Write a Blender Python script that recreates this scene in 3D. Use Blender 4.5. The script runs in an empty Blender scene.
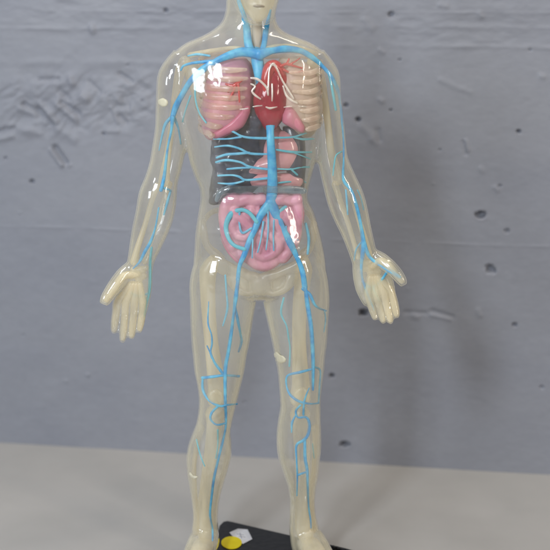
import bpy, bmesh, math, random
import numpy as np
from mathutils import Vector, Matrix
from mathutils.bvhtree import BVHTree

random.seed(7)
rng = np.random.default_rng(7)
scn = bpy.context.scene
COL = scn.collection

# ------------------------------------------------------------------ camera
D = 0.90                      # metres from the lens to the figure
W = 0.385                     # width of the view at that distance
PITCH = math.radians(14.0)
k = W / 550.0 / D
FWD = Vector((0, math.cos(PITCH), -math.sin(PITCH)))
UP = Vector((0, math.sin(PITCH), math.cos(PITCH)))
RIGHT = Vector((1, 0, 0))
ZC = 0.226
TARGET = Vector((0, 0, ZC))
CAM = TARGET - FWD * D


def ray(px, py):
    return (FWD + RIGHT * ((px - 275) * k) + UP * ((275 - py) * k))


def P(px, py, d=0.0):
    """Point of the vertical plane y = d that the traced outline point names."""
    r = ray(px, py)
    t = (d - CAM.y) / r.y
    return CAM + r * t


def PZ(px, py, z):
    r = ray(px, py)
    t = (z - CAM.z) / r.z
    return CAM + r * t


def U(py, d=0.0):
    """metres per outline unit at that height"""
    return (P(276, py, d) - P(275, py, d)).length


BASE_H = 0.009
Z0 = P(205, 556).z            # sole of the feet
ZT = Z0 - BASE_H              # table top

cam_d = bpy.data.cameras.new("camera")
cam = bpy.data.objects.new("camera", cam_d)
COL.objects.link(cam)
cam.location = CAM
cam.rotation_euler = FWD.to_track_quat('-Z', 'Y').to_euler()
cam_d.sensor_fit = 'HORIZONTAL'
cam_d.angle = 2 * math.atan(W / 2 / D)
cam_d.clip_start = 0.01
cam_d.clip_end = 50
cam_d.dof.use_dof = True
cam_d.dof.focus_distance = 0.885
cam_d.dof.aperture_fstop = 7.1
scn.camera = cam

# ------------------------------------------------------------------ materials


def new_mat(name):
    m = bpy.data.materials.new(name)
    m.use_nodes = True
    nt = m.node_tree
    for n in list(nt.nodes):
        nt.nodes.remove(n)
    out = nt.nodes.new('ShaderNodeOutputMaterial')
    return m, nt, out


def N(nt, t, **kw):
    n = nt.nodes.new(t)
    for a, v in kw.items():
        if a in n.inputs:
            n.inputs[a].default_value = v
        else:
            setattr(n, a, v)
    return n


def plastic(name, c1, c2, rough=0.35, scale=60.0, sss=0.0, bump=0.0, coat=0.0, spec=0.5):
    m, nt, out = new_mat(name)
    b = N(nt, 'ShaderNodeBsdfPrincipled')
    b.inputs['Roughness'].default_value = rough
    b.inputs['Specular IOR Level'].default_value = spec
    if coat:
        b.inputs['Coat Weight'].default_value = coat
        b.inputs['Coat Roughness'].default_value = 0.08
    tc = N(nt, 'ShaderNodeTexCoord')
    no = N(nt, 'ShaderNodeTexNoise')
    no.inputs['Scale'].default_value = scale
    no.inputs['Detail'].default_value = 4
    nt.links.new(tc.outputs['Object'], no.inputs['Vector'])
    ramp = N(nt, 'ShaderNodeValToRGB')
    ramp.color_ramp.elements[0].position = 0.35
    ramp.color_ramp.elements[1].position = 0.65
    ramp.color_ramp.elements[0].color = (*c1, 1)
    ramp.color_ramp.elements[1].color = (*c2, 1)
    nt.links.new(no.outputs['Fac'], ramp.inputs['Fac'])
    nt.links.new(ramp.outputs['Color'], b.inputs['Base Color'])
    if sss:
        b.inputs['Subsurface Weight'].default_value = sss
        b.inputs['Subsurface Radius'].default_value = (0.004, 0.003, 0.002)
        b.inputs['Subsurface Scale'].default_value = 1.0
    if bump:
        bp = N(nt, 'ShaderNodeBump')
        bp.inputs['Strength'].default_value = bump
        bp.inputs['Distance'].default_value = 0.001
        nt.links.new(no.outputs['Fac'], bp.inputs['Height'])
        nt.links.new(bp.outputs['Normal'], b.inputs['Normal'])
    nt.links.new(b.outputs['BSDF'], out.inputs['Surface'])
    return m


def clear_plastic(name, tint, milk_col, milk, rim, rim_pow, gloss_rough=0.08, bump=0.15, bscale=45.0, gloss=1.0, plate=False):
    """Clear moulded plastic: lets light straight through, is milky where one looks along the wall, shines."""
    m, nt, out = new_mat(name)
    L = nt.links.new
    tc = N(nt, 'ShaderNodeTexCoord')
    no = N(nt, 'ShaderNodeTexNoise')
    no.inputs['Scale'].default_value = bscale
    no.inputs['Detail'].default_value = 3
    L(tc.outputs['Object'], no.inputs['Vector'])
    bp = N(nt, 'ShaderNodeBump')
    bp.inputs['Strength'].default_value = bump
    bp.inputs['Distance'].default_value = 0.004
    L(no.outputs['Fac'], bp.inputs['Height'])
    tr = N(nt, 'ShaderNodeBsdfTransparent')
    tr.inputs['Color'].default_value = (*tint, 1)
    df = N(nt, 'ShaderNodeBsdfDiffuse')
    df.inputs['Color'].default_value = (*milk_col, 1)
    tl = N(nt, 'ShaderNodeBsdfTranslucent')
    tl.inputs['Color'].default_value = (*milk_col, 1)
    mk = N(nt, 'ShaderNodeMixShader')
    mk.inputs['Fac'].default_value = 0.5
    L(df.outputs[0], mk.inputs[1])
    L(tl.outputs[0], mk.inputs[2])
    lw = N(nt, 'ShaderNodeLayerWeight')
    lw.inputs['Blend'].default_value = 0.5
    pw = N(nt, 'ShaderNodeMath', operation='POWER')
    L(lw.outputs['Facing'], pw.inputs[0])
    pw.inputs[1].default_value = rim_pow
    mu = N(nt, 'ShaderNodeMath', operation='MULTIPLY_ADD')
    L(pw.outputs[0], mu.inputs[0])
    mu.inputs[1].default_value = rim
    # milkiness varies a little over the moulding
    no2 = N(nt, 'ShaderNodeTexNoise')
    no2.inputs['Scale'].default_value = 70.0
    no2.inputs['Detail'].default_value = 2
    mpp = N(nt, 'ShaderNodeMapping')
    mpp.inputs['Scale'].default_value = (1, 1, .22)
    L(tc.outputs['Object'], mpp.inputs['Vector'])
    L(mpp.outputs['Vector'], no2.inputs['Vector'])
    bp2 = N(nt, 'ShaderNodeBump')
    bp2.inputs['Strength'].default_value = .5
    bp2.inputs['Distance'].default_value = .004
    L(no2.outputs['Fac'], bp2.inputs['Height'])
    L(bp2.outputs['Normal'], lw.inputs['Normal'])
    mr = N(nt, 'ShaderNodeMapRange')
    mr.inputs['From Min'].default_value = 0.3
    mr.inputs['From Max'].default_value = 0.7
    mr.inputs['To Min'].default_value = milk * 0.15
    mr.inputs['To Max'].default_value = milk * 1.95
    L(no2.outputs['Fac'], mr.inputs['Value'])
    if plate:
        at = N(nt, 'ShaderNodeAttribute')
        at.attribute_name = 'milkiness'
        m3 = N(nt, 'ShaderNodeMath', operation='MULTIPLY')
        L(mr.outputs['Result'], m3.inputs[0])
        L(at.outputs['Fac'], m3.inputs[1])
        L(m3.outputs[0], mu.inputs[2])
    else:
        L(mr.outputs['Result'], mu.inputs[2])
    mu.use_clamp = True
    mx = N(nt, 'ShaderNodeMixShader')
    L(mu.outputs[0], mx.inputs['Fac'])
    L(tr.outputs[0], mx.inputs[1])
    L(mk.outputs[0], mx.inputs[2])
    gl = N(nt, 'ShaderNodeBsdfGlossy')
    gl.inputs['Color'].default_value = (1, 1, 1, 1)
    gl.inputs['Roughness'].default_value = gloss_rough
    L(bp.outputs['Normal'], gl.inputs['Normal'])
    fr = N(nt, 'ShaderNodeFresnel')
    fr.inputs['IOR'].default_value = 1.48
    fm = N(nt, 'ShaderNodeMath', operation='MULTIPLY')
    L(fr.outputs[0], fm.inputs[0])
    fm.inputs[1].default_value = gloss
    fm.use_clamp = True
    # only the outer face shines (back faces would give total reflection)
    ge = N(nt, 'ShaderNodeNewGeometry')
    inv = N(nt, 'ShaderNodeMath', operation='SUBTRACT')
    inv.inputs[0].default_value = 1.0
    L(ge.outputs['Backfacing'], inv.inputs[1])
    f2 = N(nt, 'ShaderNodeMath', operation='MULTIPLY')
    L(fm.outputs[0], f2.inputs[0])
    L(inv.outputs[0], f2.inputs[1])
    fin = N(nt, 'ShaderNodeMixShader')
    L(f2.outputs[0], fin.inputs['Fac'])
    L(mx.outputs[0], fin.inputs[1])
    L(gl.outputs[0], fin.inputs[2])
    L(fin.outputs[0], out.inputs['Surface'])
    return m


M = {}
M['shell'] = clear_plastic('clear_yellowed_plastic', (0.995, 0.993, 0.985), (0.99, 0.94, 0.76), 0.092, 0.86, 2.8, plate=True, gloss=1.7, gloss_rough=.085, bump=.27, bscale=42.0)
M['glint'] = clear_plastic('white_glint_plastic', (0.99, 0.97, 0.95), (1.0, 0.95, 0.88), 0.72, 0.3, 2.0, gloss_rough=0.2, gloss=8, bump=0.0)  # milky white stands in for the reflections over the heart
M['cover'] = clear_plastic('clear_cover_plastic', (0.99, 0.99, 0.99), (0.85, 0.82, 0.78), 0.05, 0.35, 2.2, gloss_rough=0.07, gloss=1.6, bump=0.12)
M['tray'] = clear_plastic('grey_clear_plastic', (0.85, 0.9, 0.92), (0.45, 0.52, 0.55), 0.35, 0.4, 2.0, gloss_rough=0.1, gloss=1.6)
M['bone'] = clear_plastic('cream_bone_plastic', (0.99, 0.985, 0.96), (0.99, 0.90, 0.69), 0.44, 0.12, 2.0, gloss_rough=.3, gloss=.8)
M['pelvis'] = clear_plastic('faint_bone_plastic', (0.99, 0.985, 0.96), (0.96, 0.89, 0.72), 0.30, 0.12, 2.0, gloss_rough=.3, gloss=.8)
M['rib'] = clear_plastic('pale_rib_plastic', (0.98, 0.94, 0.91), (0.95, 0.83, 0.70), 0.32, 0.3, 1.5, gloss_rough=.25)
M['vein'] = plastic('blue_vein_paint', (0.015, 0.29, 0.66), (0.12, 0.55, 0.80), 0.4, 140)
M['vein_pale'] = plastic('pale_blue_vein_paint', (0.08, 0.38, 0.62), (0.20, 0.58, 0.76), 0.4, 160)
M['vein_teal'] = plastic('teal_vein_paint', (0.09, 0.48, 0.62), (0.15, 0.56, 0.66), 0.45, 90)
M['heart'] = plastic('dark_red_heart_plastic', (0.31, 0.008, 0.028), (0.40, 0.018, 0.04), 0.2, 90, sss=0.1, bump=0.5, coat=0.9)
M['artery'] = plastic('bright_red_artery_paint', (0.48, 0.022, 0.03), (0.60, 0.05, 0.05), 0.25, 80, coat=0.6, bump=.3)
M['lung'] = plastic('mauve_lung_plastic', (0.46, 0.22, 0.31), (0.64, 0.29, 0.29), 0.4, 38, bump=0.3)
M['lung_beige'] = plastic('beige_pink_lung_plastic', (0.52, 0.45, 0.36), (0.60, 0.40, 0.34), 0.45, 34, bump=0.3)
M['lobe'] = plastic('pink_lung_lobe_plastic', (0.52, 0.14, 0.25), (0.62, 0.20, 0.28), 0.35, 50, bump=0.2)
M['liver'] = plastic('slate_dark_liver_plastic', (0.018, 0.022, 0.045), (0.085, 0.09, 0.125), 0.3, 70, bump=0.4, coat=0.3)
M['stomach'] = plastic('pink_stomach_plastic', (0.66, 0.29, 0.32), (0.78, 0.42, 0.43), 0.2, 60, sss=0.1, bump=0.4, coat=0.9)
M['bowel'] = plastic('pink_bowel_plastic', (0.58, 0.22, 0.33), (0.76, 0.40, 0.48), 0.4, 85, sss=0.15, bump=0.5)
M['trachea'] = plastic('beige_trachea_plastic', (0.55, 0.45, 0.36), (0.62, 0.52, 0.42), 0.4, 60)
M['black'] = plastic('black_base_plastic', (0.006, 0.006, 0.007), (0.014, 0.014, 0.015), 0.38, 220, bump=0.25)
M['yellow'] = plastic('yellow_sticker_paper', (0.78, 0.62, 0.0), (0.82, 0.68, 0.01), 0.6, 120)
M['paper'] = plastic('white_label_paper', (0.66, 0.66, 0.70), (0.74, 0.74, 0.77), 0.6, 120)
M['ink'] = plastic('grey_ink', (0.25, 0.25, 0.29), (0.33, 0.33, 0.37), 0.7, 200)
M['glue'] = plastic('cream_glue', (0.62, 0.58, 0.44), (0.68, 0.64, 0.5), 0.3, 100)
M['mouth_shade'] = plastic('dark_beige_mouth_shade', (0.26, 0.22, 0.16), (0.36, 0.30, 0.23), 0.5, 100)  # dark tone holds the shade of the mouth crease

# ------------------------------------------------------------------ mesh helpers


def link_mesh(name, bm, mat, parent=None, smooth=True, label=None):
    me = bpy.data.meshes.new(name)
    bm.to_mesh(me)
    bm.free()
    o = bpy.data.objects.new(name, me)
    COL.objects.link(o)
    if mat:
        me.materials.append(mat)
    if smooth:
        me.polygons.foreach_set('use_smooth', [True] * len(me.polygons))
    if parent:
        o.parent = parent
        o.matrix_parent_inverse = parent.matrix_world.inverted()
    if label:
        o['label'] = label
    return o


def loft_rings(bm, rings, seg=24, exp=2.15):
    """rings: (centre, axis1, axis2) -> closed skin"""
    vs = []
    for c, a, b in rings:
        row = []
        for i in range(seg):
            t = 2 * math.pi * i / seg
            ct, st = math.cos(t), math.sin(t)
            x = math.copysign(abs(ct) ** (2 / exp), ct)
            y = math.copysign(abs(st) ** (2 / exp), st)
            row.append(bm.verts.new(c + a * x + b * y))
        vs.append(row)
    fs = []
    for r0, r1 in zip(vs, vs[1:]):
        for i in range(seg):
            j = (i + 1) % seg
            fs.append(bm.faces.new((r0[i], r0[j], r1[j], r1[i])))
    for row, c in ((vs[0], rings[0][0]), (vs[-1], rings[-1][0])):
        cv = bm.verts.new(c)
        for i in range(seg):
            j = (i + 1) % seg
            fs.append(bm.faces.new((row[i], row[j], cv)))
    bmesh.ops.recalc_face_normals(bm, faces=fs)


def dense(rows, width, sub=4):
    """Catmull-Rom between the traced sections, so that no crease is left at them"""
    rows = [tuple(r) + (0.0,) * (width - len(r)) for r in rows]
    out = []
    n = len(rows)
    for i in range(n - 1):
        a, b, c, d = rows[max(i - 1, 0)], rows[i], rows[i + 1], rows[min(i + 2, n - 1)]
        for q in range(sub):
            t = q / sub
            out.append(tuple(.5 * (2 * y + (z - x) * t + (2 * x - 5 * y + 4 * z - w) * t * t + (3 * y - x - 3 * z + w) * t ** 3)
                             for x, y, z, w in zip(a, b, c, d)))
    out.append(rows[-1])
    return out


def edges_loft(bm, rows, seg=28, exp=2.15):
    """rows: (py, L, R, half depth, [depth centre m]) - level sections between two outline edges"""
    rings = []
    rows = dense(rows, 5)
    for r in rows:
        py, l, rr, hd = r[:4]
        d = r[4] if len(r) > 4 else 0.0
        u = U(py, d)
        rings.append((P((l + rr) / 2, py, d), Vector(((rr - l) / 2 * u, 0, 0)), Vector((0, hd * u, 0))))
    loft_rings(bm, rings, seg, exp)


def chain_loft(bm, pts, seg=20, exp=2.1):
    """pts: (px, py, half width, half depth, [depth m]) - sections square to the limb's own axis"""
    pts = dense(pts, 5)
    cs = [P(p[0], p[1], p[4]) for p in pts]
    rings = []
    for i, p in enumerate(pts):
        a = cs[max(i - 1, 0)]
        b = cs[min(i + 1, len(cs) - 1)]
        t = (b - a).normalized()
        n = Vector((0, 1, 0)).cross(t).normalized()
        m = t.cross(n).normalized()
        u = U(p[1])
        rings.append((cs[i], n * (p[2] * u), m * (p[3] * u)))
    loft_rings(bm, rings, seg, exp)


def smooth_path(pts, sub=5):
    """Catmull-Rom through (Vector, radius)"""
    if len(pts) < 3:
        return pts
    out = []
    n = len(pts)
    for i in range(n - 1):
        p0, p1, p2, p3 = pts[max(i - 1, 0)], pts[i], pts[i + 1], pts[min(i + 2, n - 1)]
        for s in range(sub):
            t = s / sub
            q = 0.5 * ((2 * p1[0]) + (p2[0] - p0[0]) * t + (2 * p0[0] - 5 * p1[0] + 4 * p2[0] - p3[0]) * t * t
                       + (3 * p1[0] - p0[0] - 3 * p2[0] + p3[0]) * t ** 3)
            out.append((q, p1[1] * (1 - t) + p2[1] * t))
    out.append(pts[-1])
    return out


def tube(bm, pts, seg=10, sub=5, flat=1.0, flat_axis=Vector((0, 1, 0))):
    pts = smooth_path(pts, sub)
    rings = []
    prev = None
    for i, (c, r) in enumerate(pts):
        a = pts[max(i - 1, 0)][0]
        b = pts[min(i + 1, len(pts) - 1)][0]
        t = (b - a)
        if t.length < 1e-9:
            t = Vector((0, 0, 1))
        t.normalize()
        ref = flat_axis if abs(t.dot(flat_axis)) < 0.95 else Vector((1, 0, 0))
        n = ref.cross(t).normalized()
        m = t.cross(n).normalized()
        rr = r
        rings.append((c, n * rr, m * (rr * flat)))
    # rounded ends
    (c0, n0, m0), (c1, n1, m1) = rings[0], rings[-1]
    d0 = (rings[0][0] - rings[1][0]).normalized()
    d1 = (rings[-1][0] - rings[-2][0]).normalized()
    r0, r1 = pts[0][1], pts[-1][1]
    rings = [(c0 + d0 * r0 * 0.85, n0 * 0.45, m0 * 0.45), (c0 + d0 * r0 * 0.5, n0 * 0.82, m0 * 0.82)] + rings + \
            [(c1 + d1 * r1 * 0.5, n1 * 0.82, m1 * 0.82), (c1 + d1 * r1 * 0.85, n1 * 0.45, m1 * 0.45)]
    loft_rings(bm, rings, seg, 2.0)


def remesh(bm, voxel, smooth=6, factor=0.5):
    """union of the closed skins in bm -> one continuous surface"""
    me = bpy.data.meshes.new('tmp')
    bm.to_mesh(me)
    bm.free()
    o = bpy.data.objects.new('tmp', me)
    COL.objects.link(o)
    md = o.modifiers.new('r', 'REMESH')
    md.mode = 'VOXEL'
    md.voxel_size = voxel
    sm = o.modifiers.new('s', 'SMOOTH')
    sm.factor = factor
    sm.iterations = smooth
    dg = bpy.context.evaluated_depsgraph_get()
    ev = o.evaluated_get(dg)
    out = bmesh.new()
    out.from_mesh(ev.to_mesh())
    ev.to_mesh_clear()
    bpy.data.objects.remove(o)
    bpy.data.meshes.remove(me)
    return out


# ------------------------------------------------------------------ the figure
root = bpy.data.objects.new('anatomical_model', None)
COL.objects.link(root)
root.location = (P(255, 556).x, 0, ZT)
root['label'] = 'see-through human anatomy figure with blue veins, red heart and pink bowels on a black base'
root['category'] = 'anatomical model'
bpy.context.view_layer.update()

body = bmesh.new()
# head, neck, trunk
edges_loft(body, [(25, 251, 268, 7, -0.019), (19, 243, 274, 17, -0.013), (8, 236, 277, 26, -0.008), (-6, 230, 281, 33, -0.004),
                  (-25, 226, 284, 39), (-45, 224, 286, 42), (-62, 227, 283, 41), (-75, 235, 275, 33), (-83, 247, 263, 17)])
chain_loft(body, [(257, -26, 3, 3, -0.028), (258, -16, 4, 5, -0.031), (258, -9, 5, 6, -0.033), (258, -5, 3, 3, -0.03)])
for ex in (224, 286):
    chain_loft(body, [(ex, -34, 2, 5, 0.0), (ex, -26, 3, 8, 0.002), (ex, -14, 2.5, 6, 0.001), (ex, -8, 1.5, 3, 0)])
edges_loft(body, [(-10, 227, 276, 24, 0.006), (0, 226, 276, 24, 0.005), (12, 225, 276, 24, 0.004), (22, 221, 277, 24, 0.002), (30, 212, 283, 24, 0.001),
                  (36, 201, 295, 25), (42, 187, 310, 26), (50, 176, 322, 29), (60, 170, 329, 33), (75, 170, 330, 37),
                  (95, 172, 328, 40), (120, 178, 325, 41), (145, 186, 319, 39), (160, 189, 316, 37), (176, 194, 312, 35),
                  (188, 199, 309, 34), (199, 200, 308, 33), (212, 198, 314, 34), (232, 195, 320, 37), (250, 194, 324, 39),
                  (265, 193, 326, 40), (280, 195, 326, 38), (290, 205, 322, 34), (296, 225, 300, 22)], seg=36)
# arms and hands: the arm on the left of the picture
HY = -0.006
chain_loft(body, [(184, 56, 12, 16), (174, 75, 16, 21), (172.5, 92, 16.5, 22), (172, 110, 16.7, 21), (171, 130, 16.5, 20),
                  (168.5, 150, 17, 19), (165.5, 166, 16.8, 18), (161.5, 180, 17, 17), (157.7, 196, 19.5, 17.5, -0.002),
                  (154.7, 214, 19.5, 16.5, -0.003), (150, 230, 18.3, 15, -0.004), (145, 246, 15.8, 12.5, -0.005),
                  (141, 260, 13.6, 10.5, HY), (139, 272, 13.5, 9.5, HY), (138, 280, 13, 8.5, HY)])
chain_loft(body, [(140, 266, 12, 9, HY), (137, 277, 16, 9, HY), (135, 286, 17.3, 8.5, HY), (132, 298, 18.2, 7.5, HY),
                  (129.5, 309, 17.8, 6.5, HY), (129, 314, 16.5, 5, HY)])
chain_loft(body, [(131, 266, 6, 6, HY), (124, 274, 7.6, 7.5, -0.009), (117, 283, 7.6, 7.4, -0.013), (110, 292.5, 6.7, 6.4, -0.016), (105.5, 300, 5.8, 5.4, -0.018),
                  (103.5, 304.5, 4.3, 3.8, -0.019)], seg=14)
FL = [[(118, 302, 4.6), (116.5, 312, 4.7), (115, 322, 4.4), (114.2, 330, 3.7), (114, 333.5, 2)],
      [(125.8, 303, 4.7), (124.8, 315, 4.7), (123.6, 328, 4.3), (122.7, 338.5, 3.7), (122.6, 342.5, 2)],
      [(134.3, 303, 4.6), (133.6, 315, 4.6), (132.4, 327, 4.2), (131.7, 335.5, 3.6), (131.4, 339, 2)],
      [(142.7, 302, 4.3), (142.3, 311, 4.2), (141.2, 321, 3.9), (139.7, 329, 3.3), (139.2, 332.8, 2)]]
for q, f in enumerate(FL):
    n = len(f)
    chain_loft(body, [(x, y, w, w * 1.02, HY - 0.0035 * (i / (n - 1)) ** 1.6 - 0.0009 * (q == 1) + 0.0006 * (q == 3)) for i, (x, y, w) in enumerate(f)], seg=14)
# the arm on the right of the picture
chain_loft(body, [(314, 56, 12, 16), (325, 75, 14.5, 21), (326, 92, 15, 22), (327, 110, 15.7, 21), (329.5, 130, 15.7, 20),
                  (331, 148, 15.7, 19), (333.5, 162, 15.7, 18), (338.7, 179, 17.2, 17), (345, 197, 19, 17.5, -0.002),
                  (350, 212, 18.3, 16, -0.003), (356, 230, 15.7, 14, -0.004), (361, 246, 14.2, 11.5, -0.005), (364.5, 258, 13.5, 10, HY), (367, 266, 13.5, 9, HY)])
chain_loft(body, [(364, 256, 12, 9.5, HY), (367.5, 267, 16, 9, HY), (371, 276, 18.5, 8.5, HY), (374.5, 285, 19.5, 8, HY - .001),
                  (378, 295, 18.2, 7, HY - .003), (380, 301, 16.5, 5, HY - .004)])
chain_loft(body, [(373, 254, 6, 6, HY), (381, 259.5, 7.4, 7.4, -0.009), (389, 266, 7.2, 7.2, -0.013), (396.5, 273.5, 6.4, 6.3, -0.016), (401.6, 280.5, 5.3, 5.2, -0.018),
                  (404.2, 285.3, 3.6, 3.5, -0.019)], seg=14)
FR = [[(390, 290, 4.8), (393, 300, 4.8), (395.2, 308.5, 4.4), (396.4, 314.5, 3.7), (396.8, 317.6, 2)],
      [(383.5, 293, 4.8), (386.3, 304, 4.7), (388.6, 313.5, 4.3), (390.3, 320.3, 3.6), (390.9, 323.2, 2)],
      [(376, 295, 4.7), (379, 305.5, 4.6), (381.4, 314.5, 4.2), (382.9, 320, 3.5), (383.5, 322.7, 2)],
      [(368, 294, 4.5), (370.6, 303.5, 4.3), (373, 311.5, 3.9), (374.6, 317, 3.3), (375.2, 319.6, 2)]]
for q, f in enumerate(FR):
    n = len(f)
    chain_loft(body, [(x, y, w, w * 1.02, HY - .003 - 0.006 * (i / (n - 1)) ** 1.4 - 0.0009 * (q == 1) + 0.0006 * (q == 3)) for i, (x, y, w) in enumerate(f)], seg=14)
# legs
edges_loft(body, [(252, 198, 254, 34), (268, 191.5, 259, 37), (284, 189, 259.5, 37), (300, 189.5, 257, 36), (320, 190, 253.5, 34),
                  (340, 191, 250.5, 31, .001), (355, 192.5, 247.3, 29, .001), (370, 194, 245, 27, .001), (385, 197, 241.3, 25.5, .001), (398, 198.5, 238.3, 24.5, .001),
                  (410, 198, 235.3, 23.5, .002), (422, 196, 232.5, 23.5, .003), (432, 192.3, 231, 25, .005), (444, 188, 232, 27, .006), (456, 186, 231.5, 28, .007),
                  (470, 186.7, 228, 27, .007), (480, 188, 225, 24.5, .007), (492, 190, 221.5, 21, .007), (504, 192, 219, 18, .007), (516, 193, 218, 16, .006),
                  (526, 192, 218, 16, .005), (536, 190.5, 219, 18, .004), (546, 190, 219, 19, .003), (555, 192, 217, 17, .003)])
edges_loft(body, [(252, 266, 320, 34), (268, 262.5, 326, 37), (284, 261, 329, 37), (300, 262.5, 330, 36), (320, 266.5, 328.7, 34),
                  (340, 271, 327.5, 31, .001), (355, 274, 325.6, 29, .001), (370, 277, 324.5, 27, .001), (385, 278.5, 322.5, 25.5, .001), (398, 279.5, 321, 24.5, .001),
                  (408, 279.5, 321, 23.5, .002), (420, 277.5, 321, 23.5, .003), (432, 276, 321.5, 25, .005), (446, 276.3, 321.7, 27, .006), (458, 278.5, 320, 28, .007),
                  (472, 283, 319, 26.5, .007), (486, 287.5, 316.5, 23.5, .007), (500, 289.5, 315, 19.5, .007), (512, 289.3, 315.5, 16.5, .006), (524, 289, 318, 16.5, .005),
                  (534, 289.5, 321, 18, .004), (546, 291, 325, 19, .003), (555, 294, 325, 17, .003)])
# feet
uF = U(552)


def foot(cx, splay):
    c = P(cx, 552)
    dirv = Vector((math.sin(splay), -math.cos(splay), 0))
    side = Vector((math.cos(splay), math.sin(splay), 0))
    rings = []
    for t, w, h in ((-24, 7, 5), (-19, 11, 9), (-8, 14, 14), (4, 15.5, 16), (18, 16, 14), (32, 16.5, 11), (46, 17.5, 8.2), (58, 17.8, 6.3), (66, 16, 5), (70, 11, 3.5)):
        cc = c + dirv * (t * uF)
        cc.z = Z0 + h * uF
        rings.append((cc, side * (w * uF), Vector((0, 0, h * uF))))
    loft_rings(body, rings, 20, 2.3)
    for i, (s, l, w) in enumerate(((-13, 84, 5.6), (-5, 84, 4.2), (2, 82, 4), (8.5, 79, 3.8), (14.5, 74, 3.6))):
        if splay < 0:
            s = -s
        rr = []
        for t, ww in ((58, w), (68, w), (l - 5, w * 1.02), (l - 1.5, w * .75), (l, w * .35)):
            cc = c + dirv * (t * uF) + side * (s * uF)
            cc.z = Z0 + ww * uF * 1.0
            rr.append((cc, side * (ww * uF), Vector((0, 0, ww * uF))))
        loft_rings(body, rr, 12, 2.1)


foot(204.5, math.radians(-9))
foot(309, math.radians(17))
body = remesh(body, 0.00085, 7, 0.5)
shell_bvh = BVHTree.FromBMesh(body)
shell = link_mesh('body_shell', body, M['shell'], root)
md = shell.modifiers.new('wall_thickness', 'SOLIDIFY')
md.thickness = .0013
md.offset = -1
md.use_rim = False
# the front of the trunk is a clearer plate than the rest of the moulding
att = shell.data.attributes.new('milkiness', 'FLOAT', 'POINT')
vals = []
for v in shell.data.vertices:
    q = (v.co if shell.matrix_world.is_identity else v.co) - CAM
    dz = q.dot(FWD)
    px, py = 275 + q.x / dz / k, 275 - q.dot(UP) / dz / k
    blend = 1 / (1 + math.exp(-(py - 128) / 6))
    cx = 248 + 10 * blend
    hw = 42 + 5 * blend
    if py < 75:
        hw = 34
    e = max(abs(px - cx) / hw, abs(py - 165) / 112)
    c = 1 / (1 + math.exp((e - 1) * 16)) if v.normal.y < .1 else 0
    low = 1 / (1 + math.exp(-(py - 400) / 25))
    hand = 0
    if (px < 165 and py > 262) or (px > 345 and py > 254):
        hand = 1 / (1 + math.exp(-(py - (276 if px < 165 else 268)) / 6))
    vals.append(1 - .72 * c + .35 * low + .9 * hand)
att.data.foreach_set('value', vals)


def inside(px, py, depth, maxd=None):
    """a point that far behind the shell's front wall"""
    r = ray(px, py).normalized()
    hit = shell_bvh.ray_cast(CAM, r)
    if hit[0] is None:
        return P(px, py, -0.004)
    p = hit[0]
    back = shell_bvh.ray_cast(p + r * 0.0005, r)
    if back[0] is not None:
        th = (back[0] - p).length
        depth = min(depth, th * 0.45)
    return p + r * depth


# ------------------------------------------------------------------ veins
VEIN_R = 1.0


def vein(name, pts, depth=0.0022, mat='vein', sc=1.0):
    bm = bmesh.new()
    path = [(inside(p[0] + random.uniform(-.55, .55), p[1] + random.uniform(-.4, .4), p[3] if len(p) > 3 else depth), p[2] * U(p[1]) * random.uniform(.7, 1.18) * (.8 if name in ('arm_vein', 'leg_vein') else 1)) for p in pts]
    tube(bm, path, 12, 5, .6)
    return link_mesh(name, bm, M[mat], root)


# great veins of the trunk
vein('vena_cava', [(256, 50, 5.5), (258, 62, 7), (260, 76, 7), (262, 88, 6, .014), (264, 100, 5, .02)], 0.0095)
vein('vena_cava', [(269.5, 108, 4, .016), (270.3, 122, 4.3, .0125), (270.7, 131, 4.4, .0085), (271.3, 145, 4.6), (272, 172, 4.8), (272, 192, 5.6), (270.5, 205, 6)], 0.006)
vein('jugular_vein', [(237, -8, 2.0), (239, 2, 2.2), (243, 14, 2.8), (246.5, 28, 3.3), (248, 44, 3.6), (252, 53, 4)], 0.005)
vein('jugular_vein', [(271, 10, 1.2), (268, 20, 1.8), (265.5, 31, 2.8), (264, 44, 3), (261, 53, 3.6)], 0.005)
vein('shoulder_vein', [(257, 54, 5), (242, 51.5, 4.2), (228, 56, 3.8), (215, 62, 3.6), (203, 70, 3.4), (192, 80, 3.2), (183, 93, 3), (176, 106, 2.9), (172, 118, 2.8)], 0.004)
vein('shoulder_vein', [(260, 54, 5), (272, 51, 4.2), (285, 49, 3.7), (300, 51, 3.1), (312, 57, 2.4), (322, 66, 1.8), (332, 78, 1.6), (338, 92, 1.6), (340, 105, 1.5)], 0.004)
vein('shoulder_vein', [(214, 61, 1.6), (205, 62, 1.8), (193, 63.5, 1.8), (184, 66, 1.6), (180.5, 70, 1.2)], 0.004)
vein('shoulder_vein', [(210, 56, 1.2), (198, 54, 1.1), (188, 56, 1)], 0.006, 'vein_pale')
vein('chest_vein', [(196, 75, 1.2), (195, 98, 1.3), (199, 113, 1.2), (206, 123, 1)], 0.006, 'vein_teal')
vein('chest_vein', [(318, 60, 1.2), (329, 75, 1.3), (333, 95, 1.3), (336, 110, 1.2)], 0.006, 'vein_teal')
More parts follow.
